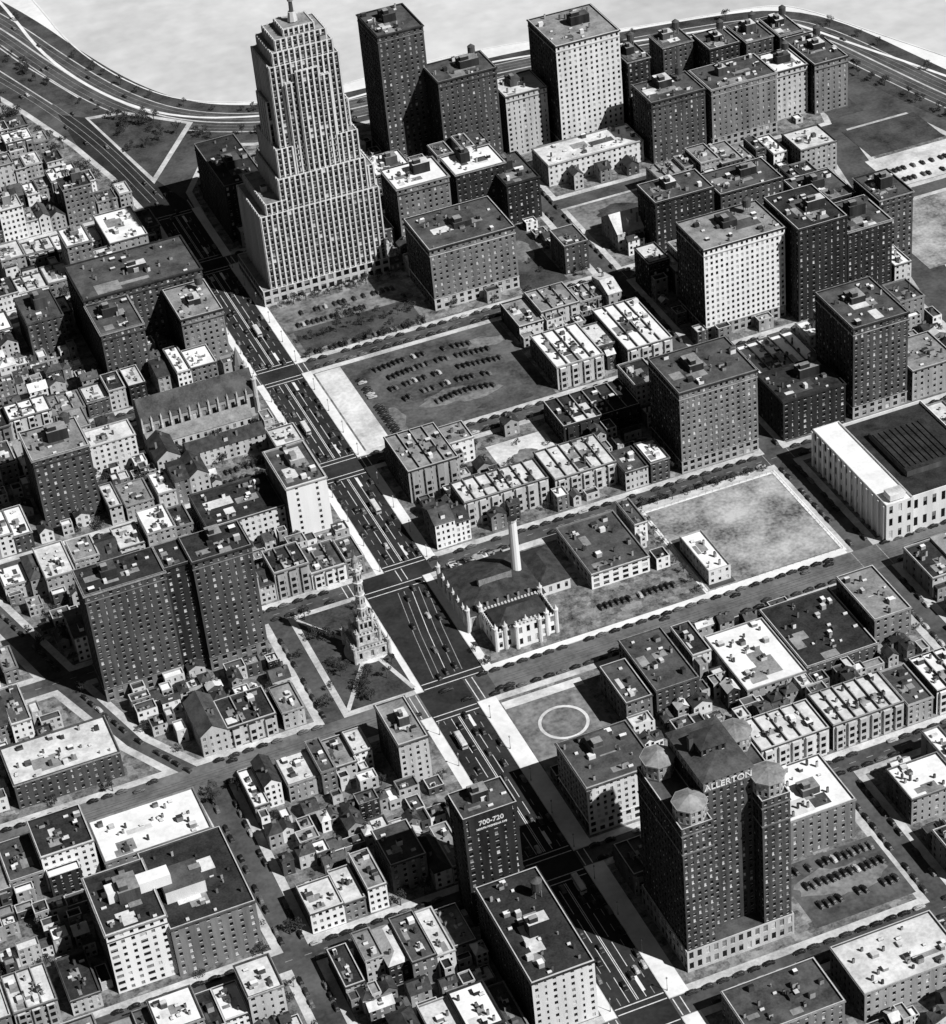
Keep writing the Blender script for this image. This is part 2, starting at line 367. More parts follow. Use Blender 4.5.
for (a,b,c,d_) in((131.5,17.5,199.5,17.6),(131.5,85.4,199.5,85.5),(131.5,17.5,131.6,85.5),(199.4,17.5,199.5,85.5)):
    mb.box(a,b,1.3,c,d_,1.4,'metal')
for i in range(20):
    t=131.5+i*3.58
    for yy in(17.5,85.4): mb.box(t,yy,.15,t+.1,yy+.1,1.5,'metal')
    for xx in(131.5,199.4): mb.box(xx,17.5+i*3.58,.15,xx+.1,17.6+i*3.58,1.5,'metal')
mb.obj('park_fence')
mb=MB(); rs(-42,16.5,-11,88,'grass',.17); 
mb.prism(-20,53,10.5,10.5,.17,.178,28,'plight'); strip(mb,[(-42,17),(-20,53)],2,.182,'walk');strip(mb,[(-11,18),(-20,53)],2,.184,'walk');strip(mb,[(-11,87),(-20,53)],2,.186,'walk');strip(mb,[(-42,87),(-20,53)],2,.188,'walk')
mb.obj('tower_square_lawn')
mb=MB(); mb.poly([(4,622,.15),(18,528,.15),(56,584,.15),(24,618,.15)],'grass');mb.poly([(2,626,.14),(16.5,520,.14),(60,584,.14),(25,622,.14)],'walk'); mb.obj('traffic_island')
mb=MB(); I_=[(-12,655),(6,655),(-14,722),(-30,790),(-54,850),(-60,850),(-48,800),(-31,722)]
for k,(z,m_) in enumerate(((.14,'walk'),(.15,'grass'))):
    for (a,b),(c,d_) in zip([(0,1),(7,2),(6,3)],[(7,2),(6,3),(5,4)]):
        e=k*1.0; mb.poly([(I_[a][0]+e,I_[a][1],z),(I_[b][0]-e,I_[b][1],z),(I_[d_][0]-e,I_[d_][1],z),(I_[c][0]+e,I_[c][1],z)],m_)
mb.obj('traffic_island')
# ---------------------------------------------------------------- markings
mb=MB()
def line(x0,y0,x1,y1,w=.3,m='paint',dash=None,z=.0185):
    l=math.hypot(x1-x0,y1-y0);ux,uy=(x1-x0)/l,(y1-y0)/l;t=0
    while t<l:
        e=min(l,t+(dash[0] if dash else l))
        a=(x0+ux*t,y0+uy*t);b=(x0+ux*e,y0+uy*e);nx,ny=-uy*w/2,ux*w/2
        mb.poly([(a[0]+nx,a[1]+ny,z),(b[0]+nx,b[1]+ny,z),(b[0]-nx,b[1]-ny,z),(a[0]-nx,a[1]-ny,z)],m)
        t=e+(dash[1] if dash else 1)
Ys=[-199,-111,5,96,190,286,412,486];Hh=[5,5,8.5,5,5,5,5,6]
segS=[(-290,-204),(-194,-116),(-106,-3.5)];segN=[(101,185),(195,281),(291,407),(417,480)]
for cx,sg in((-.5,segS),(16.5,segN)):
    for a,b in sg:
        a+=5;b-=5
        line(cx-.35,a,cx-.35,b,.3);line(cx+.35,a,cx+.35,b,.3)
        for o in(3.5,7): 
            for s in(-1,1): line(cx+s*o,a,cx+s*o,b,.28,'paint' if o==3.5 else 'wornp',(14,3) if o==3.5 else (4,5))
        for yy in(a-4.2,a-1.2,b+1.2,b+4.2): line(cx-10,yy,cx+10,yy,.45,z=.0225)
        for yy in (a+3,b-9):
            mb.box(cx+3.2,yy,.01,cx+4.6,yy+8,.22,'walkb')
for o,m_ in((0,'paint'),(3.6,'wornp'),(-3.6,'wornp'),(7,'wornp'),(-6.5,'wornp')):
    line(5.5+o,20,8.5+o,50,.3,m_);line(8.5+o,50.2,13+o,84,.3,m_)
for yy in(14.5,18): line(-7.5,yy,20.5,yy,.45)
for yy in(86.5,90): line(-7.5,yy,20.5,yy,.45)
for i,(c,h) in enumerate(zip(Ys,Hh)):
    xs=[(-11,10)] if c<100 else [(6,27)]
    for a,b in xs:
        for s,xx in((-1,a),(1,b)):
            for q in(1.2,4.2): line(xx+s*q,c-h+.5,xx+s*q,c+h-.5,.4,'paint')
    line(-330,c,-16,c,.25,'wornp',(3,5)) if c!=5 else None; line(36,c,340,c,.25,'wornp',(3,5)) if c!=5 else None
    for xx in (203,213):
        X_=xx-1.5 if xx<208 else xx+1.5; line(X_,c-h+.4,X_,c+h-.4,.35,'wornp')
for o in(-2.4,-1,1,2.4): line(-330,5+o,-17,5+o,.22,'rail');line(26,5+o,500,5+o,.22,'rail')
mb.obj('lane_markings')
# ---------------------------------------------------------------- landmark: stepped skyscraper
X,Y=31,353
mb=MB()
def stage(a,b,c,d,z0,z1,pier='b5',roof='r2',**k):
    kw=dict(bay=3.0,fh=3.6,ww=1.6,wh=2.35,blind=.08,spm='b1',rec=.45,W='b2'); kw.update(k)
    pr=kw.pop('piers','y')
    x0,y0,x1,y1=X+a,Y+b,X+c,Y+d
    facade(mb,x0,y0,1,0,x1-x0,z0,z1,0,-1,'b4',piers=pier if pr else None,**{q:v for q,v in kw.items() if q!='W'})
    facade(mb,x0,y0,0,1,y1-y0,z0,z1,-1,0,'b2',piers='b4' if pr else None,**{q:v for q,v in kw.items() if q!='W'})  # same stone as the south side, darkened: shade painted into the west wall
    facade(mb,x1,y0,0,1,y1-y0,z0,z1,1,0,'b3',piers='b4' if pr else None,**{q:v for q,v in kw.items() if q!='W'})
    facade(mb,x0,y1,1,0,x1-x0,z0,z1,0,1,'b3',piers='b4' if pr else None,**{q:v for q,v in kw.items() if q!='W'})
    flat_top(mb,x0,y0,x1,y1,z1,'b4',roof,cop='b5',par=.6)
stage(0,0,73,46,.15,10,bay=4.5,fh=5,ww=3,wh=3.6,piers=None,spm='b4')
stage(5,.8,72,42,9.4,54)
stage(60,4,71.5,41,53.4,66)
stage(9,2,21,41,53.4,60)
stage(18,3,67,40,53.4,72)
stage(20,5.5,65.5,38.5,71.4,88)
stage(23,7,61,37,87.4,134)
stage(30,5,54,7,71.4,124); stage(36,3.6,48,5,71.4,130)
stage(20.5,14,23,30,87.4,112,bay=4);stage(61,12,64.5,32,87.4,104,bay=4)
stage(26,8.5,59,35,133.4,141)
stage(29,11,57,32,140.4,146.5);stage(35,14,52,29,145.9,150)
mb.prism(X+43,Y+21.5,2.8,2.0,150,155,8,'b4');mb.prism(X+43,Y+21.5,1.2,.9,155,166,8,'b1');mb.prism(X+43,Y+21.5,1.6,1.6,161,162.5,10,'metal');mb.prism(X+43,Y+21.5,.8,.4,166,185,6,'b1')
for (a,b,z) in((24,34,88),(68,30,66),(12,20,60),(53,12,141),(30,30,141),(66,12,66)):
    mb.box(X+a,Y+b-3,z-.6,X+a+3,Y+b,z+2.5,'b3','r1')
mb.obj('art_deco_skyscraper',(X,Y,0)); foot.append((X,Y,X+73,Y+54))
# ---------------------------------------------------------------- landmark: hotel with octagonal turrets
mb=MB(); X,Y=22,-185.5
kw=dict(bay=2.7,fh=3.25,ww=1.15,wh=1.75,blind=.35,S='b1',W='b0')  # west walls near black: their shade is in the brick colour
def blk(a,b,c,d,z0,z1,wm='b1',roof='r1',**k):
    q=dict(kw);q.update(k); walls(mb,X+a,Y+b,X+c,Y+d,z0,z1,wm,**q); flat_top(mb,X+a,Y+b,X+c,Y+d,z1,wm,roof)
blk(0,0,45,40,.15,11,'b3',S='b4',W='b2',fh=5.4,ww=1.8,wh=3.4,bay=3.4)
blk(.6,1,13,39,10.2,73);blk(33,1,44.5,39,10.2,73)
blk(13.1,8,32.9,38,10.2,80)
walls(mb,X+13.1,Y+7.9,X+32.9,Y+38,80,85,'b2',bay=2.7,fh=3,ww=1.1,wh=1.6); hip(mb,X+12.5,Y+7.3,X+33.5,Y+38.6,85,2.6,'r1')
walls(mb,X+18,Y+19,X+28,Y+29,86,90,'b1',bay=2.5,fh=5,ww=1.2,wh=2.4); hip(mb,X+17.4,Y+18.4,X+28.6,Y+29.6,90,2,'slate')
mb.box(X+15.5,Y+24,86,X+17.3,Y+26,92,'b1','r0')
for (a,b) in((7.0,7.3),(38.6,7.3),(7.0,34),(38.6,34)):
    r=6.2
    for i in range(8):
        t0=math.pi/8+i*math.pi/4;t1=t0+math.pi/4
        p=(X+a+r*math.cos(t0),Y+b+r*math.sin(t0));q=(X+a+r*math.cos(t1),Y+b+r*math.sin(t1));l=math.hypot(q[0]-p[0],q[1]-p[1]);tm=(t0+t1)/2
        facade(mb,p[0],p[1],(q[0]-p[0])/l,(q[1]-p[1])/l,l,72.4,79,math.cos(tm),math.sin(tm),'b3',bay=2.4,fh=3.3,ww=1.2,wh=2)
    mb.prism(X+a,Y+b,r+.6,r+.6,79,79.6,8,'b3',rot=math.pi/8); mb.prism(X+a,Y+b,r+.4,.05,79.6,82.4,8,'r2',rot=math.pi/8)
for z in(60,69): mb.ring(X+.6,Y+1,X+13,Y+39,z,z+.5,.3,'b2');mb.ring(X+33,Y+1,X+44.5,Y+39,z,z+.5,.3,'b2')
mb.obj('hotel_tower',(X,Y,0)); foot.append((X,Y,X+46,Y+44))
def sign(name,txt,x,y,z,size,m):
    c=bpy.data.curves.new(name,'FONT'); c.body=txt; c.size=size; c.extrude=.08; c.align_x='CENTER'; c.offset=.05
    o=bpy.data.objects.new(name,c); o.location=(x,y,z); o.rotation_euler=(math.pi/2,0,0); scene.collection.objects.link(o)
    c.materials.append(M[m])
sign('hotel_roof_sign','ALLERTON',X+23,Y+7.7,80.6,3.9,'paint')
# ---------------------------------------------------------------- water tower
mb=MB(); cx,cy=-20,53
def cren(x0,y0,x1,y1,z,m='b5'):
    n=int((x1-x0)/1.6)
    for i in range(n):
        a=x0+(x1-x0)*(i+.2)/n
        for yy in(y0,y1-.5): mb.box(a,yy,z,a+.8,yy+.5,z+.9,m)
    n=int((y1-y0)/1.6)
    for i in range(1,n-1):
        a=y0+(y1-y0)*(i+.2)/n
        for xx in(x0,x1-.5): mb.box(xx,a,z,xx+.5,a+.8,z+.9,m)
def tur(x,y,r,z0,z1,m='b5'):
    mb.prism(x,y,r,r,z0,z1,8,m);mb.prism(x,y,r*1.25,r*1.25,z1,z1+.7,8,m);mb.prism(x,y,r*.8,.02,z1+.7,z1+3.2,8,m)
for s,z0,z1,tr in((8,.15,7,.9),(5.2,7,12.5,.7),(3.1,12.5,18,.5)):
    walls(mb,cx-s,cy-s,cx+s,cy+s,z0,z1,'wt',bay=s*.66,fh=z1-z0,ww=1.4,wh=3.4,rec=.5)
    mb.poly([(cx-s,cy-s,z1),(cx+s,cy-s,z1),(cx+s,cy+s,z1),(cx-s,cy+s,z1)],'r2')
    mb.ring(cx-s,cy-s,cx+s,cy+s,z1-.6,z1,.25,'wt'); cren(cx-s,cy-s,cx+s,cy+s,z1,'wt')
    for a in(-1,1):
        for b in(-1,1): tur(cx+a*s,cy+b*s,tr,z0,z1+1.4,'wt')
mb.prism(cx,cy,2.15,1.85,18,45,8,'wt',rot=.39)
for z in(24,31,38): mb.prism(cx,cy,2.35,2.35,z,z+.5,8,'b5',rot=.39)
for k in range(8):
    a=k*math.pi/4+.39+.39
    for z in(20,27,34,40):
        r=1.98-(z-18)*.011; mb.box(cx+r*math.cos(a)-.2,cy+r*math.sin(a)-.2,z,cx+r*math.cos(a)+.2,cy+r*math.sin(a)+.2,z+2.4,'gl')
mb.prism(cx,cy,2.8,2.8,45,46,8,'b5',rot=.39)
for k in range(8): a=k*math.pi/4+.39; mb.box(cx+2.5*math.cos(a)-.25,cy+2.5*math.sin(a)-.25,46,cx+2.5*math.cos(a)+.25,cy+2.5*math.sin(a)+.25,47.2,'wt')
mb.prism(cx,cy,1.4,1.4,46,49.5,8,'wt');mb.prism(cx,cy,1.8,1.3,49.5,51,10,'metal');mb.prism(cx,cy,1.3,.2,51,52.6,10,'metal');mb.prism(cx,cy,.12,.05,52.6,56,6,'metal')
mb.obj('stone_water_tower',(cx,cy,0)); foot.append((-30,42,-10,64))
# ---------------------------------------------------------------- pumping station
mb=MB()
walls(mb,25,42,62,78,.15,9,'b4',W='b5',bay=5,fh=9,ww=2,wh=5,rec=.4); hip(mb,24.3,41.3,62.7,78.7,9,6,'slate')
walls(mb,31,24,60,41.9,.15,10.5,'b5',S='b6',W='b5',bay=4,fh=5.2,ww=1.6,wh=3); hip(mb,33,26,58,41,10.6,4,'slate'); mb.ring(31,24,60,42,9.9,10.5,.3,'b5'); cren(31,24,60,41.9,10.5)
walls(mb,40,21.5,51,24,.15,12.5,'b6',bay=3.6,fh=6,ww=1.6,wh=3.4); mb.poly([(40,21.5,12.5),(51,21.5,12.5),(51,24,12.5),(40,24,12.5)],'b4'); cren(40,21.5,51,24.1,12.5)
for (a,b) in((31,24),(60,24),(40,21.5),(51,21.5),(31,42),(60,42),(25,42),(25,78),(45.5,24),(35.5,24),(55.5,24)): tur(a,b,1.0,.15,12.5)
for i in range(1,6): tur(25,42+i*6,.6,.15,10)
walls(mb,62.3,50,78,78,.15,6,'b3',S='b5',bay=4,fh=6,ww=1.5,wh=3); hip(mb,62,49.7,78.3,78.3,6,3.5,'slate')
mb.box(36,55,12,52,57.5,16.4,'metal','slate')
for xx in range(30,60,5): mb.box(xx,44,9.8,xx+.9,45,12.5,'b3','r0')
mb.obj('pumping_station',(25,24,0)); foot.append((24,21,79,79))
mb=MB(); mb.prism(57,62,2.4,1.9,.15,38,12,'b6'); mb.prism(57,62,2.2,2.3,38,39,12,'b5','r0'); mb.box(54,59,.15,60,65,7,'b3'); mb.obj('brick_smokestack',(57,62,0))
# ---------------------------------------------------------------- church
mb=MB(); x0,y0,x1,y1=-64,258,-4,273
facade(mb,x0,y0,1,0,60,.15,13,0,-1,'b3',bay=5,fh=13,ww=2,wh=7,rec=.5);facade(mb,x0,y1,1,0,60,.15,13,0,1,'b3',bay=5,fh=13,ww=2,wh=7)
for q in(x0,x1): mb.poly([(q,y0,.15),(q,y1,.15),(q,y1,13),(q,(y0+y1)/2,23.5),(q,y0,13)],'b2')
for s,yy in((-1,y0),(1,y1)): mb.poly([(x0-.3,yy+s*.5,12.6),(x1+.3,yy+s*.5,12.6),(x1+.3,(y0+y1)/2,23),(x0-.3,(y0+y1)/2,23)],'r1')
for i in range(13):
    px=x0+i*5; mb.box(px-.5,y0-1.6,.15,px+.5,y0-.01,10,'b4');mb.box(px-.4,y0-.9,10,px+.4,y0-.01,14.5,'b4')
    mb.prism(px,y0-.45,.5,.02,14.5,16.5,4,'b4',rot=.78)
walls(mb,-64,248,-10,256,.15,5.5,'b2',S='b4',bay=4,fh=5,ww=1.5,wh=2.6); mb.poly([(-64.3,247.6,5.4),(-9.7,247.6,5.4),(-9.7,256.3,8),(-64.3,256.3,8)],'r2')
tur(-4,258,1.2,.15,20,'b4');tur(-4,273,1.2,.15,20,'b4')
mb.box(-9,274,.15,-4,279,20,'b2');mb.prism(-6.5,276.5,3,.05,20,30,8,'b2')
mb.obj('gothic_church',(x0,y0,0)); foot.append((-66,246,-2,280))
building('parish_house',-66,225,12,20,11,'b2','slate',S='b4',gable='y')
building('parish_house',-50,225,40,11,9,'b2','slate',S='b4',gable='x')
# ---------------------------------------------------------------- armory
mb=MB()
walls(mb,219,12,233,82,.15,21,'b4',S='b5',W='b5',bay=5,fh=7,ww=1.8,wh=4.2); flat_top(mb,219,12,233,82,21,'b5','r4')
walls(mb,233.1,14,276,80,.15,20,'b5',bay=5,fh=9,ww=2,wh=5); flat_top(mb,233.1,14,276,80,20,'b5','r0',cop='b6',par=1.6)
mb.box(240,30,18.5,268,66,21.5,'b1','r0')
for i in range(9): mb.box(240.5+i*3,33,21.5,242+i*3,63,22.1,'b0','r0')
for i in range(14): mb.box(218.2,13+i*5.2,.15,218.99,14+i*5.2,20,'b6')
mb.box(222,14,21,230,20,24,'b5','r3')
mb.obj('armory_hall',(219,12,0)); foot.append((218,12,277,82))
# ---------------------------------------------------------------- listed buildings
A='apartment_building'
LST=[  # S and W tones put sunlit fronts and shaded sides into the colour
(A,146,462,28,34,86,dict(wall='b0',S='b1',roof='r1',base='b2')),(A,172,440,36,25,60,dict(wall='b0',S='b1',roof='r1')),(A,212,440,26,25,40,dict(wall='b1',S='b4',roof='r3')),
(A,241,429,40,41,69,dict(wall='b0',S='b5',base='b3',roof='r2')),(A,284,426,14,26,49,dict(wall='b0')),(A,281,389,34,26,40,dict(wall='b0',S='b1')),(A,318,387,42,29,39,dict(wall='b1',S='b2',base='b3')),
(A,328,473,20,20,27,dict(wall='b1')),(A,351,456,20,24,27,dict(wall='b0')),(A,374,453,18,27,27,dict(wall='b1')),(A,395,450,16,28,27,dict(wall='b0')),
(A,389,395,22,40,33,dict(wall='b0',S='b2')),(A,363,400,24,25,32,dict(wall='b0',S='b4',roof='r4')),('long_flat_building',218,396,60,24,14,dict(wall='b2',S='b5',roof='r3')),(A,345,330,23,23,19,dict(wall='b1',S='b3',roof='r3')),
(A,119,373,31,26,38,dict(wall='b0',S='b2',roof='r4')),(A,157,382,30,24,32,dict(wall='b0',roof='r4')),(A,111,303,49,38,38,dict(wall='b0',S='b2',base='b4',roof='r1')),
(A,181,367,20,34,26,dict(wall='b0')),(A,187,302,14,20,18,dict(wall='b1')),('mansion',222,310,18,22,11,dict(wall='b2',S='b4',gable='x',roof='r3')),
('grand_hotel_annex',37,430,24,58,36,dict(wall='b0',roof='r0',corn=False)),
('hotel_building',224,206,46,32,54,dict(wall='b0',S='b6',roof='r2',base='b3',bay=2.9)),(A,238,294,35,23,34,dict(wall='b0')),(A,277,294,38,26,28,dict(wall='b0',S='b1')),
(A,273,197,28,38,56,dict(wall='b0',roof='r0')),(A,334,222,20,28,43,dict(wall='b0',S='b1')),(A,306,245,27,31,37,dict(wall='b0')),(A,303,200,26,30,44,dict(wall='b0')),
(A,254,106,30,38,53,dict(wall='b0',S='b1',base='b3')),('office_building',216,106,34,28,23,dict(wall='b0',roof='r0')),('row_house',227,151,33,30,9,dict(wall='b1',S='b4',roof='r4',row=7)),
(A,161,105,41,34,47,dict(wall='b0',S='b2',base='b3',roof='r1',bay=2.9)),(A,287,106,25,28,18,dict(wall='b1',S='b3',roof='r2')),
('row_house',138,201,26,34,14,dict(wall='b1',S='b4',roof='r4',row=6.5)),('row_house',176,198,25,44,14,dict(wall='b1',S='b4',roof='r4',row=6.5)),('row_house',165,211,10.5,22,12,dict(wall='b1',roof='r3')),
('row_house',37,146,26,33,19,dict(wall='b0',S='b3',roof='r2',row=6.5)),('row_house',53,115,43,18,15,dict(wall='b1',S='b4',roof='r3',row=6)),('row_house',99,114,32,26,13,dict(wall='b1',S='b4',roof='r3',row=6.5)),('row_house',121,154,41,25,12,dict(wall='b0',roof='r0',row=7)),
('garage_building',86,44,29,40,9,dict(wall='b2',S='b6',roof='r1',bay=4.5,ww=2.8,wh=2.4)),('comfort_station',134,22,11,30,8,dict(wall='b3',S='b5',roof='r4',corn=False)),
('brick_building',60,-50,12,27,15,dict(wall='b1',S='b2')),('brick_building',74,-50,20,38,16,dict(wall='b1',roof='r1')),
('office_building',19.5,-101,31,30,26,dict(wall='b1',S='b5',W='b2',base='b5',roof='r1',bay=3)),
('factory_building',112,-59,28,41,8,dict(wall='b2',S='b3',roof='r4')),('factory_building',141,-58,34,44,9,dict(wall='b1',roof='r0')),('brick_building',178,-50,18,34,15,dict(wall='b1',S='b2',roof='r2')),
('row_house',97,-101,31,20,14,dict(wall='b1',S='b5',roof='r3',row=6)),('row_house',130,-101,33,22,14,dict(wall='b1',S='b4',roof='r3',row=6)),('brick_building',55,-101,38,18,12,dict(wall='b1',roof='r1',row=7)),
('warehouse',81,-150,32,30,21,dict(wall='b1',S='b2',roof='r4')),('brick_building',69,-236,42,26,15,dict(wall='b1',S='b3',roof='r3')),('brick_building',24,-234,38,24,13,dict(wall='b1',S='b2',roof='r1')),
('brick_building',136,-154,23,20,14,dict(wall='b1',S='b3',roof='r4')),
('office_tower',-41,-127,22,16,57,dict(wall='b0',roof='r1',bay=3.6,corn=False)),('office_building',-42,-190,25,54,30,dict(wall='b0',S='b5',roof='r0')),
('office_building',-38,-41,13,28,25,dict(wall='b1',S='b4',roof='r2')),('brick_building',-63,-96,15,22,16,dict(wall='b1',S='b2')),
('office_building',-177,-98,23.9,34,32,dict(wall='b1',S='b6',roof='r0',bay=4,ww=2.4)),('office_building',-153,-100,34,46,26,dict(wall='b1',S='b2',roof='r0',bay=4)),('garage_building',-164,-36,45,27,10,dict(wall='b2',roof='r4')),
('brick_building',-187,22,46,26,14,dict(wall='b1',roof='r3')),
(A,-135,72,36,20,60,dict(wall='b0',S='b1',base='b2',roof='r0',pat=(1,1,.5))),(A,-98.9,74,11.8,18,60,dict(wall='b0',S='b0',roof='r0')),(A,-87,71,27,20,61,dict(wall='b0',S='b1',base='b2',roof='r0',pat=(1,.6))),
(A,-127,211,28,27,41,dict(wall='b0',S='b1',roof='r2')),
('office_building',-62,152,38.5,30,17,dict(wall='b1',S='b5',roof='r0',bay=3)),('office_building',-23,146,20,34,30,dict(wall='b3',S='b6',W='b1',roof='r1',bay=9)),
(A,-66,316,23,32,34,dict(wall='b0',S='b1',roof='r1')),(A,-24,314,23,34,31,dict(wall='b0',S='b2',roof='r2')),(A,-66,349,65,40,37,dict(wall='b0',S='b1',roof='r1')),
('brick_building',-31,437,22,36,16,dict(wall='b1',S='b3',roof='r4')),(A,-95,366,20,30,22,dict(wall='b1')),('brick_building',-97,242,26,15,19,dict(wall='b3',S='b5',roof='r3')),
]
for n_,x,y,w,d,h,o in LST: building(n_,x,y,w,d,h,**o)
mb=MB(); mb.box(-39,-127.3,48,-21,-127.01,55.6,'b0'); mb.obj('sign_panel',(-39,-127.3,0))
sign('rooftop_wall_sign','700-720',-30,-127.4,51.6,3.1,'paint');sign('rooftop_wall_sign','NORTH MICHIGAN AVE',-30,-127.4,49.4,1.15,'paint')
mb=MB(); mb.box(-171,-82,31.1,-146,-76,36,'b6','r4'); mb.obj('roof_penthouse')
mb=MB(); mb.box(-150,-86,25.1,-134,-72,31,'b5','r1'); mb.obj('roof_penthouse')
# ---------------------------------------------------------------- infill
openz=[(28,196,137,280),(84,139,119,174),(12,-60,58,-6),(74,-200,120,-151),(-46,12,-7,92),(28,292,108,350),(158,295,186,368),(214,336,264,368),(356,205,475,280),(384,292,456,372),(348,25,490,184),(126,12,203,90),(10,-300,19,-4),(-17,-300,-11,0),(288,208,303,242),(-40,197,-12,245),(79,14,126,42),(27,100,33,480),(393,383,425,465)]
def hit(x0,y0,x1,y1,m=.3,pl=False):
    for L_ in ((foot,openz,placed) if pl else (foot,openz)):
        for a,b,c,d in L_:
            if x0<c+m and x1>a-m and y0<d+m and y1>b-m: return True
    return False
roofs=['r0','r0','r1','r1','r1','r2','r2','r3','r3','r3','r4','r4','r4']
wl=['b0','b1','b1','b1','b2','b2','b3']
SF=[None,None,'b3','b4','b4','b2','b5','b6']  # mostly lighter south walls, with sunlight painted into the tone
placed=[]
def rowfill(poly,y0,y1,x0,x1,hm,hM,dmin,dmax,face,low=False):
    x=x0+.2
    while x<x1-5:
        w=R.choice([6.5,7.5,8,9,10,12,14,17,22] if not low else [4,5,6,7,9]); d=R.uniform(dmin,dmax)
        if R.random()<(.04 if not low else .15): x+=R.uniform(3,7); continue
        d=min(d,y1-y0-1)
        ya,yb=(y0+.2,y0+d) if face=='S' else (y1-d,y1-.2)
        if face=='S': ya+=R.uniform(0,1.5)
        else: yb-=R.uniform(0,1.5)
        if all(inside(poly,a,b) for a,b in((x,ya),(x+w,ya),(x+w,yb),(x,yb))) and not hit(x,ya,x+w,yb):
            h=R.uniform(hm,hM)*(1.35 if w>13 and R.random()<.5 else 1)
            if w>=12 and x<0 and hM<20 and not low and R.random()<.16: h*=1.6
            wa=R.choice(wl); g=R.choice(['x','y','h']) if (R.random()<(.28 if not low else .35) and w<13 and h<15) else None
            nm='row_house' if w<10 else ('apartment_building' if w<16 else 'brick_building')
            if h>20: nm='apartment_building'
            if low: nm='coach_house'
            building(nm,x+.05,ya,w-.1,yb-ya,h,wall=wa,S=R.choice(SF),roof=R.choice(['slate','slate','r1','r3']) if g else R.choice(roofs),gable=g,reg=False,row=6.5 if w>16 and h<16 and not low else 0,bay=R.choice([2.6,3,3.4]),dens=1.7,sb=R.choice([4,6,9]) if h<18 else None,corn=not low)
            placed.append((x,ya,x+w,yb))
            if not g and not low and R.random()<.65:
                ra=R.uniform(3,6); yy=(yb+.05,yb+ra) if face=='S' else (ya-ra,ya-.05)
                if not hit(x+1,yy[0],x+w-1,yy[1]) and inside(poly,x+1,yy[0]) and inside(poly,x+w-1,yy[1]):
                    mb=MB(); ww_=w*R.uniform(.4,.7)
                    building('',x+.8,yy[0],ww_,yy[1]-yy[0],h*R.uniform(.45,.8),wall=R.choice(wl),S=R.choice(SF),roof=R.choice(roofs),reg=False,mb=mb,corn=False)
                    mb.obj('rear_addition',(x,ya,0)); placed.append((x+.8,yy[0],x+.8+ww_,yy[1]))
            x+=w+(0 if R.random()<.75 else R.uniform(1,3))
        else: x+=1.3
for k,p in B.items():
    if k=='tw': continue
    q=inset(p,3.4); xs=[a for a,b in q];ys=[b for a,b in q]
    xa,xb,ya,yb=min(xs),max(xs),min(ys),max(ys)
    xa=max(xa,-300)
    hm,hM=(8.5,14)
    if k in('e14','e15'): hm,hM=(12,26)
    if k in('e11','e13'): hm,hM=(12,22)
    if k in('e9','e8','e12'): hm,hM=(9,15)
    D=yb-ya
    if k=='w10':
        y=ya
        while y<820:
            rowfill(q,y,y+20,xa,xb,8,13,14,18,'S'); rowfill(q,y+30,y+48,xa,xb,8,13,14,18,'N'); y+=62
        continue
    rowfill(q,ya,ya+D*.42,xa,xb,hm,hM,16,min(27,D*.4),'S')
    rowfill(q,yb-D*.42,yb,xa,xb,hm,hM,16,min(27,D*.4),'N')
    if D>60:
        foot_save=len(foot); foot.extend(placed)
        ym=(ya+yb)/2
        rowfill(q,ym-13,ym-3.5,xa,xb,4,9,6,9,'S',True); rowfill(q,ym+3.5,ym+13,xa,xb,4,9,6,9,'N',True)
        del foot[foot_save:]
    area=(xb-xa)*D; added=0
    for t in range(int(area/18)):
        w=R.uniform(4,10);d=R.uniform(4,10);x=R.uniform(xa,xb-w);y=R.uniform(ya,yb-d)
        if hit(x,y,x+w,y+d,.7,True) or not all(inside(q,a,b) for a,b in((x,y),(x+w,y),(x+w,y+d),(x,y+d))): continue
        g=R.choice(['x','y',None,None])
        building('shed' if w*d<45 else 'brick_house',x,y,w,d,R.uniform(3.5,10),wall=R.choice(wl),S=R.choice(SF),roof=R.choice(['slate','r1','r3']) if g else R.choice(roofs),gable=g,reg=False,corn=False,sb=5)
        placed.append((x,y,x+w,y+d)); added+=1
        if added>45: break
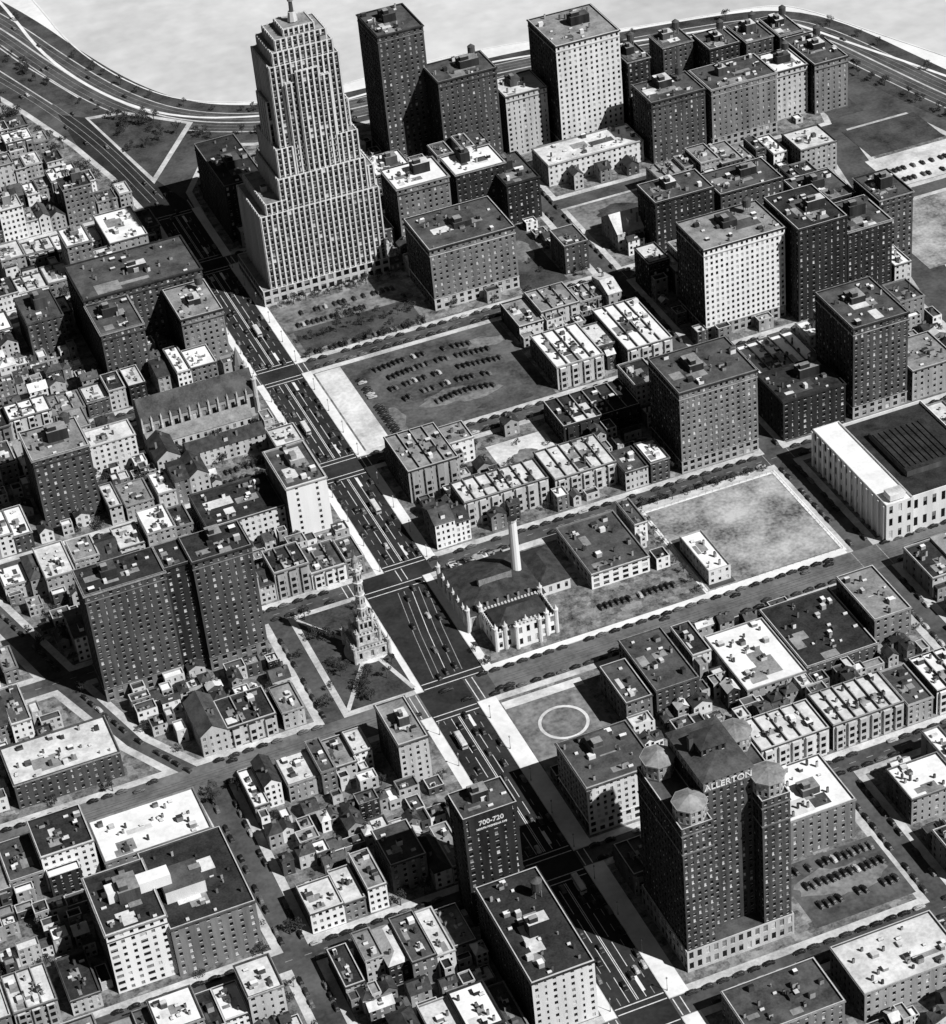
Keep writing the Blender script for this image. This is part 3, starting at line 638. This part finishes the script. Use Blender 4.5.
# ---------------------------------------------------------------- cars
def carmesh(ci):
    mb=MB(); P='car%d'%ci
    def loft(st,m,mt=None):
        prev=None
        for (x,hw,z0,z1,tw) in st:
            ring=[(x,-hw,z0),(x,-hw,z0+(z1-z0)*.6),(x,-tw,z1),(x,tw,z1),(x,hw,z0+(z1-z0)*.6),(x,hw,z0)]
            if prev:
                for i in range(5): mb.poly([prev[i],prev[i+1],ring[i+1],ring[i]],(mt if (mt and i in(0,4)) else m))
            else: mb.poly(ring,m)
            prev=ring
        mb.poly(prev,m)
    loft([(-2.45,.6,.45,.75,.45),(-2.2,.8,.35,.95,.6),(-1.3,.86,.3,1.08,.7),(.2,.86,.3,1.08,.7),(1,.72,.3,1.06,.5),(1.9,.55,.35,1.02,.35),(2.3,.5,.4,.9,.28),(2.42,.42,.45,.75,.25)],P)
    loft([(-1.95,.66,1.0,1.1,.5),(-1.4,.72,1.05,1.5,.5),(-.6,.74,1.06,1.66,.55),(.2,.74,1.06,1.62,.55),(.55,.72,1.06,1.5,.5),(.95,.68,1.05,1.1,.5)],P,'gl')
    for x in(-1.5,1.45):
        for s in(-1,1):
            r=[(-.62,.3),(-.5,.7),(0,.86),(.5,.7),(.66,.35)]
            for (a,b),(c,d) in zip(r,r[1:]):
                mb.poly([(x+a,s*.6,b),(x+c,s*.6,d),(x+c,s*.93,d-.05),(x+a,s*.93,b-.05)],P); mb.poly([(x+a,s*.93,b-.05),(x+c,s*.93,d-.05),(x+c*.8,s*.97,.38),(x+a*.8,s*.97,.38)],P)
            ring=[(x+.34*math.cos(t*math.pi/5),.34+.34*math.sin(t*math.pi/5)) for t in range(10)]
            for i in range(10):
                a,b=ring[i],ring[(i+1)%10]; mb.poly([(a[0],s*.72,a[1]),(b[0],s*.72,b[1]),(b[0],s*.9,b[1]),(a[0],s*.9,a[1])],'tyre')
            mb.poly([(a,s*.9,b) for a,b in ring],'tyre')
    mb.box(2.42,-.8,.4,2.52,.8,.52,'metal');mb.box(-2.56,-.8,.4,-2.46,.8,.52,'metal')
    o=mb.obj('proto'); me=o.data; me.name='car_mesh'; bpy.data.objects.remove(o); return me
CM=[carmesh(i) for i in range(4)]
def inst(me,name,x,y,z,rot,s=1):
    o=bpy.data.objects.new(name,me); o.location=(x,y,z); o.rotation_euler=(0,0,rot); o.scale=(s,s,s); scene.collection.objects.link(o)
def car(x,y,rot,name='parked_car',z=.02): inst(R.choices(CM,[8,5,2,.8])[0],name,x,y,z,rot+R.uniform(-.03,.03))
def park(x0,y0,x1,y1,fill=.78):
    l=math.hypot(x1-x0,y1-y0);a=math.atan2(y1-y0,x1-x0);t=3
    while t<l-3:
        if R.random()<fill: car(x0+(x1-x0)*t/l+R.uniform(-.2,.2),y0+(y1-y0)*t/l+R.uniform(-.15,.15),a+(math.pi if R.random()<.1 else 0))
        t+=R.uniform(5.9,6.8)
for c,h in zip(Ys,Hh):
    wX=-11 if c<100 else 6; eX=10 if c<50 else(21 if c<100 else 27)
    if c<0:
        for s in(1,-1): park(-103,c+s*(h-1.1),wX-6,c+s*(h-1.1));park(-260,c+s*(h-1.1),-115,c+s*(h-1.1))
    elif c<10: park(-105,c+h-1.1,wX-6,c+h-1.1);park(-105,c-h+1.1,wX-6,c-h+1.1,.6);park(-250,c+h-1.1,-125,c+h-1.1);park(-250,c-h+1.1,-125,c-h+1.1)
    elif c<480: park(-135,c+h-1.1,wX-6,c+h-1.1);park(-135,c-h+1.1,wX-6,c-h+1.1)
    if c<480:
        park(eX+6,c+h-1.1,200,c+h-1.1,.85);park(eX+6,c-h+1.1,200,c-h+1.1,.85)
        if c!=412: park(216,c+h-1.1,336,c+h-1.1,.8);park(216,c-h+1.1,336,c-h+1.1,.8)
for a,b in((-190,-120),(-103,-7),(17,88),(104,182),(198,278),(294,404),(380,520)):
    park(204.2,a,204.2,b,.7);park(211.8,a,211.8,b,.7)
for a,b in((-190,-120),(-103,-7)): park(-112,a,-112,b,.7);park(-104,a,-104,b,.7)
park(122.2,-190,122.2,-119);park(129.8,-190,129.8,-119);park(-53,16,-53,88,.6)
for a,b in((-190,-120),(-100,-10)): park(8.8,a,8.8,b,.35);park(-9.9,a,-9.9,b,.35)
for a,b in((105,180),(200,275),(296,400),(420,475)): park(25.8,a,25.8,b,.5);park(7.1,a,7.1,b,.5)
park(-115,10,-132,45,.8);park(-133,48,-147,90,.8);park(-149,103,-171,185,.8)
for (a,b) in ((-185,-120),(-100,-8)):
    for ox,dr in((-6,-1),(-2.5,-1),(2,1),(5,1)):
        y=a+R.uniform(0,20)
        while y<b: car(ox,y,dr*math.pi/2,'car'); y+=R.uniform(12,45)
for (a,b) in ((104,182),(198,280),(292,405),(420,520)):
    for ox,dr in((11,-1),(14,-1),(18.5,1),(22,1)):
        y=a+R.uniform(0,20)
        while y<b: car(ox,y,dr*math.pi/2,'car'); y+=R.uniform(10,40)
for y in(22,40,61,80):
    for ox in(0,4,9,13):
        if R.random()<.6: car(ox+y*.06,y+R.uniform(-4,4),math.pi/2+.05,'car')
for i in range(24):
    car(R.uniform(-250,330),5+R.choice([-5,4.5]),0,'car')
def lotrow(yy,x0,x1,fill,curve=0,rot=0,st=2.75):
    x=x0
    while x<x1:
        if R.random()<fill: car(x,yy+curve*math.sin((x-x0)/(x1-x0)*3.1)+R.uniform(-.4,.4),math.pi/2+rot+R.uniform(-.08,.08),z=.19)
        x+=st
for yy,x0,x1 in((264,62,116),(254,66,122),(243,60,124),(232,66,118),(221,80,112)): lotrow(yy,x0,x1,.8,3,.15)
for yy in range(205,262,3): 
    if R.random()<.75: car(52,yy,0+R.uniform(-.1,.1),z=.19)
for yy in(-157,-166,-177): lotrow(yy,80,117,.75,0,.1)
for yy in(297,326,337): lotrow(yy,38,104,.7)
for yy in(205,214): lotrow(yy,-38,-12,.9)
lotrow(150,88,114,.6);lotrow(30,84,122,.7);lotrow(300,392,448,.7,0,0,3);lotrow(312,392,448,.7,0,0,3);lotrow(60,360,470,.5);lotrow(75,360,470,.6)
for i in range(34):
    j=R.randrange(2,len(lsd)-3);a,b=lsd[j],lsd[j+1];an=math.atan2(b[1]-a[1],b[0]-a[0]);o=R.choice([-6,6,-9.5,9.5])
    car(a[0]-math.sin(an)*o,a[1]+math.cos(an)*o,an,'car',.06)
for i in range(16):
    j=R.randrange(2,len(inner)-3);a,b=inner[j],inner[j+1];an=math.atan2(b[1]-a[1],b[0]-a[0]);o=R.choice([-6,-2,2,6])
    car(a[0]-math.sin(an)*o,a[1]+math.cos(an)*o,an,'car',.03)
mb=MB()
mb.box(-5,-1.25,.5,5,1.25,1.6,'b4');
mb.box(-4.9,-1.2,1.6,4.9,1.2,2.4,'gl');mb.box(-5,-1.25,2.4,5,1.25,2.9,'b4','r3');mb.box(-4.7,-1.0,2.9,4.7,1.0,3.1,'b5','r3')
for i in range(9): 
    for s in(-1.26,1.2): mb.box(-4.9+i*1.2,s,1.6,-4.75+i*1.2,s+.06,2.4,'b4')
for x in(-3.2,3.2):
    for s in(-1.3,1.05):
        ring=[(x+.5*math.cos(t*.628),.5+.5*math.sin(t*.628)) for t in range(10)]
        mb.poly([(a,s,b) for a,b in ring],'tyre');mb.poly([(a,s+.25,b) for a,b in ring],'tyre')
        for i in range(10): a,b=ring[i],ring[(i+1)%10]; mb.poly([(a[0],s,a[1]),(b[0],s,b[1]),(b[0],s+.25,b[1]),(a[0],s+.25,a[1])],'tyre')
o=mb.obj('proto');bm_=o.data;bpy.data.objects.remove(o)
for x,y in((-3,-62),(4,-125),(-6,-25),(20,150),(12,230),(19,330)): inst(bm_,'city_bus',x,y,.02,math.pi/2)
mb=MB(); mb.prism(0,0,.28,.2,0,.9,8,'metal');mb.prism(0,0,.13,.08,.9,6.2,8,'metal');mb.prism(0,0,.2,.42,6.2,6.7,8,'trim');mb.prism(0,0,.42,.1,6.7,7.3,8,'metal')
o=mb.obj('proto');lm=o.data;bpy.data.objects.remove(o)
for a,b in((-190,-118),(-104,-5)):
    y=a
    while y<b:
        inst(lm,'street_lamp',11.2,y,.16,0);inst(lm,'street_lamp',-12.2,y,.16,0);y+=22
for a,b in((103,184),(197,280),(293,405)):
    y=a
    while y<b: inst(lm,'street_lamp',28.2,y,.16,0);inst(lm,'street_lamp',4.8,y,.16,0);y+=22
# ---------------------------------------------------------------- trees
def treemesh(seed):
    r=random.Random(seed); mb=MB(); H=r.uniform(6,9)
    mb.prism(0,0,.3,.16,0,H*.5,7,'bark')
    cl=[]
    for i in range(7):
        a=r.uniform(0,6.28);l=r.uniform(1.2,2.7);z0=H*r.uniform(.3,.5);z1=H*r.uniform(.5,.85)
        e=(l*math.cos(a),l*math.sin(a),z1)
        for s in((0,.08),(.08,0)): mb.poly([(-s[0],-s[1],z0),(s[0],s[1],z0),(e[0]+s[0]*.3,e[1]+s[1]*.3,e[2]),(e[0]-s[0]*.3,e[1]-s[1]*.3,e[2])],'bark')
        cl.append((e,r.uniform(.9,1.6)))
    cl.append(((0,0,H*.85),1.5))
    for c,rad in cl:
        for k in range(42):
            v=Vector((r.gauss(0,1),r.gauss(0,1),r.gauss(0,.8))); v=v.normalized()*rad*r.uniform(.45,1.05)
            p=Vector(c)+v; a=Vector((r.gauss(0,1),r.gauss(0,1),r.gauss(0,1))).normalized(); b=a.cross(Vector((r.gauss(0,1),r.gauss(0,1),r.gauss(0,1)))).normalized()
            s=r.uniform(.22,.42)
            mb.poly([tuple(p-a*s),tuple(p+b*s*.7),tuple(p+a*s),tuple(p-b*s*.7)],'leaf')
    o=mb.obj('proto');me=o.data;me.name='tree_mesh';bpy.data.objects.remove(o);return me
TM=[treemesh(i) for i in range(7)]
allf=foot+placed
def tree(x,y,s=1):
    for a,b,c,d in allf:
        if a-1<x<c+1 and b-1<y<d+1: return
    inst(R.choice(TM),'tree',x,y,.16,R.uniform(0,6.28),s*R.uniform(.7,1.25))
for i in range(26):
    x=R.uniform(-41,-12);y=R.uniform(18,87)
    if math.hypot(x+20,y-53)>13: tree(x,y,.8)
for x in range(36,104,7): tree(x,293.8,.8);tree(x+3,349,.8);tree(x,310,.8)
for i in range(70): tree(R.uniform(-120,-2),R.uniform(198,246),.8)
for i in range(90): tree(R.uniform(-150,0),R.uniform(420,476),.9)
for i in range(420):
    x,y=R.uniform(-160,0),R.uniform(495,830)
    if inside(B['w10'],x,y): tree(x,y,1.2)
for i in range(170):
    j=R.randrange(0,len(lsd)-1);a,b=lsd[j],lsd[j+1];an=math.atan2(b[1]-a[1],b[0]-a[0]);t=R.random();o=R.choice([-15,-17.5,-20,15])
    tree(a[0]+(b[0]-a[0])*t-math.sin(an)*o,a[1]+(b[1]-a[1])*t+math.cos(an)*o,.8)
for i in range(16): tree(R.uniform(12,40),R.uniform(560,612),.9)
for y in range(20,90,8): tree(128,y,.7)
for x in range(132,202,8): tree(x,89,.7)
for i in range(12): tree(R.uniform(22,30),R.uniform(15,40),.6)
for i in range(220): tree(R.uniform(-230,-20),R.choice([R.uniform(-192,-118),R.uniform(-104,-6),R.uniform(15,90),R.uniform(103,183)]),.8)
for i in range(90): tree(R.uniform(60,200),R.choice([R.uniform(-104,-6),R.uniform(103,183),R.uniform(293,365)]),.7)
# ---------------------------------------------------------------- light, world, camera
az=math.radians(144);el=math.radians(47)
w=bpy.data.worlds.new('World');scene.world=w;w.use_nodes=True;nt=w.node_tree
sk=nt.nodes.new('ShaderNodeTexSky');sk.sky_type='NISHITA';sk.sun_disc=False;sk.sun_elevation=el;sk.sun_rotation=az;sk.air_density=.5;sk.dust_density=.1;sk.ozone_density=3
bw=nt.nodes.new('ShaderNodeRGBToBW');bg=nt.nodes['Background'];bg.inputs[1].default_value=.05
nt.links.new(sk.outputs[0],bw.inputs[0]);nt.links.new(bw.outputs[0],bg.inputs[0])
sd=bpy.data.lights.new('sun','SUN');sd.energy=5;sd.angle=math.radians(.5);so=bpy.data.objects.new('sun',sd);scene.collection.objects.link(so)
d=Vector((math.sin(az)*math.cos(el),math.cos(az)*math.cos(el),math.sin(el)))
so.rotation_euler=d.to_track_quat('Z','Y').to_euler();so.location=d*1500
a,pit,rol=.324,.6316,-.1042
fw=Vector((math.sin(a)*math.cos(pit),math.cos(a)*math.cos(pit),-math.sin(pit)))
rt=Vector((math.cos(a),-math.sin(a),0));up=rt.cross(fw)
r2=rt*math.cos(rol)+up*math.sin(rol);u2=-rt*math.sin(rol)+up*math.cos(rol)
cd=bpy.data.cameras.new('camera');cd.sensor_fit='HORIZONTAL';cd.sensor_width=36;cd.lens=2507.0851/946*36;cd.clip_start=5;cd.clip_end=30000
co=bpy.data.objects.new('camera',cd);scene.collection.objects.link(co)
mw=Matrix((r2,u2,-fw)).transposed().to_4x4();mw.translation=Vector((-245.98,-787.07,704.23));co.matrix_world=mw
scene.camera=co
scene.view_settings.view_transform='Standard';scene.view_settings.look='None';scene.view_settings.exposure=0
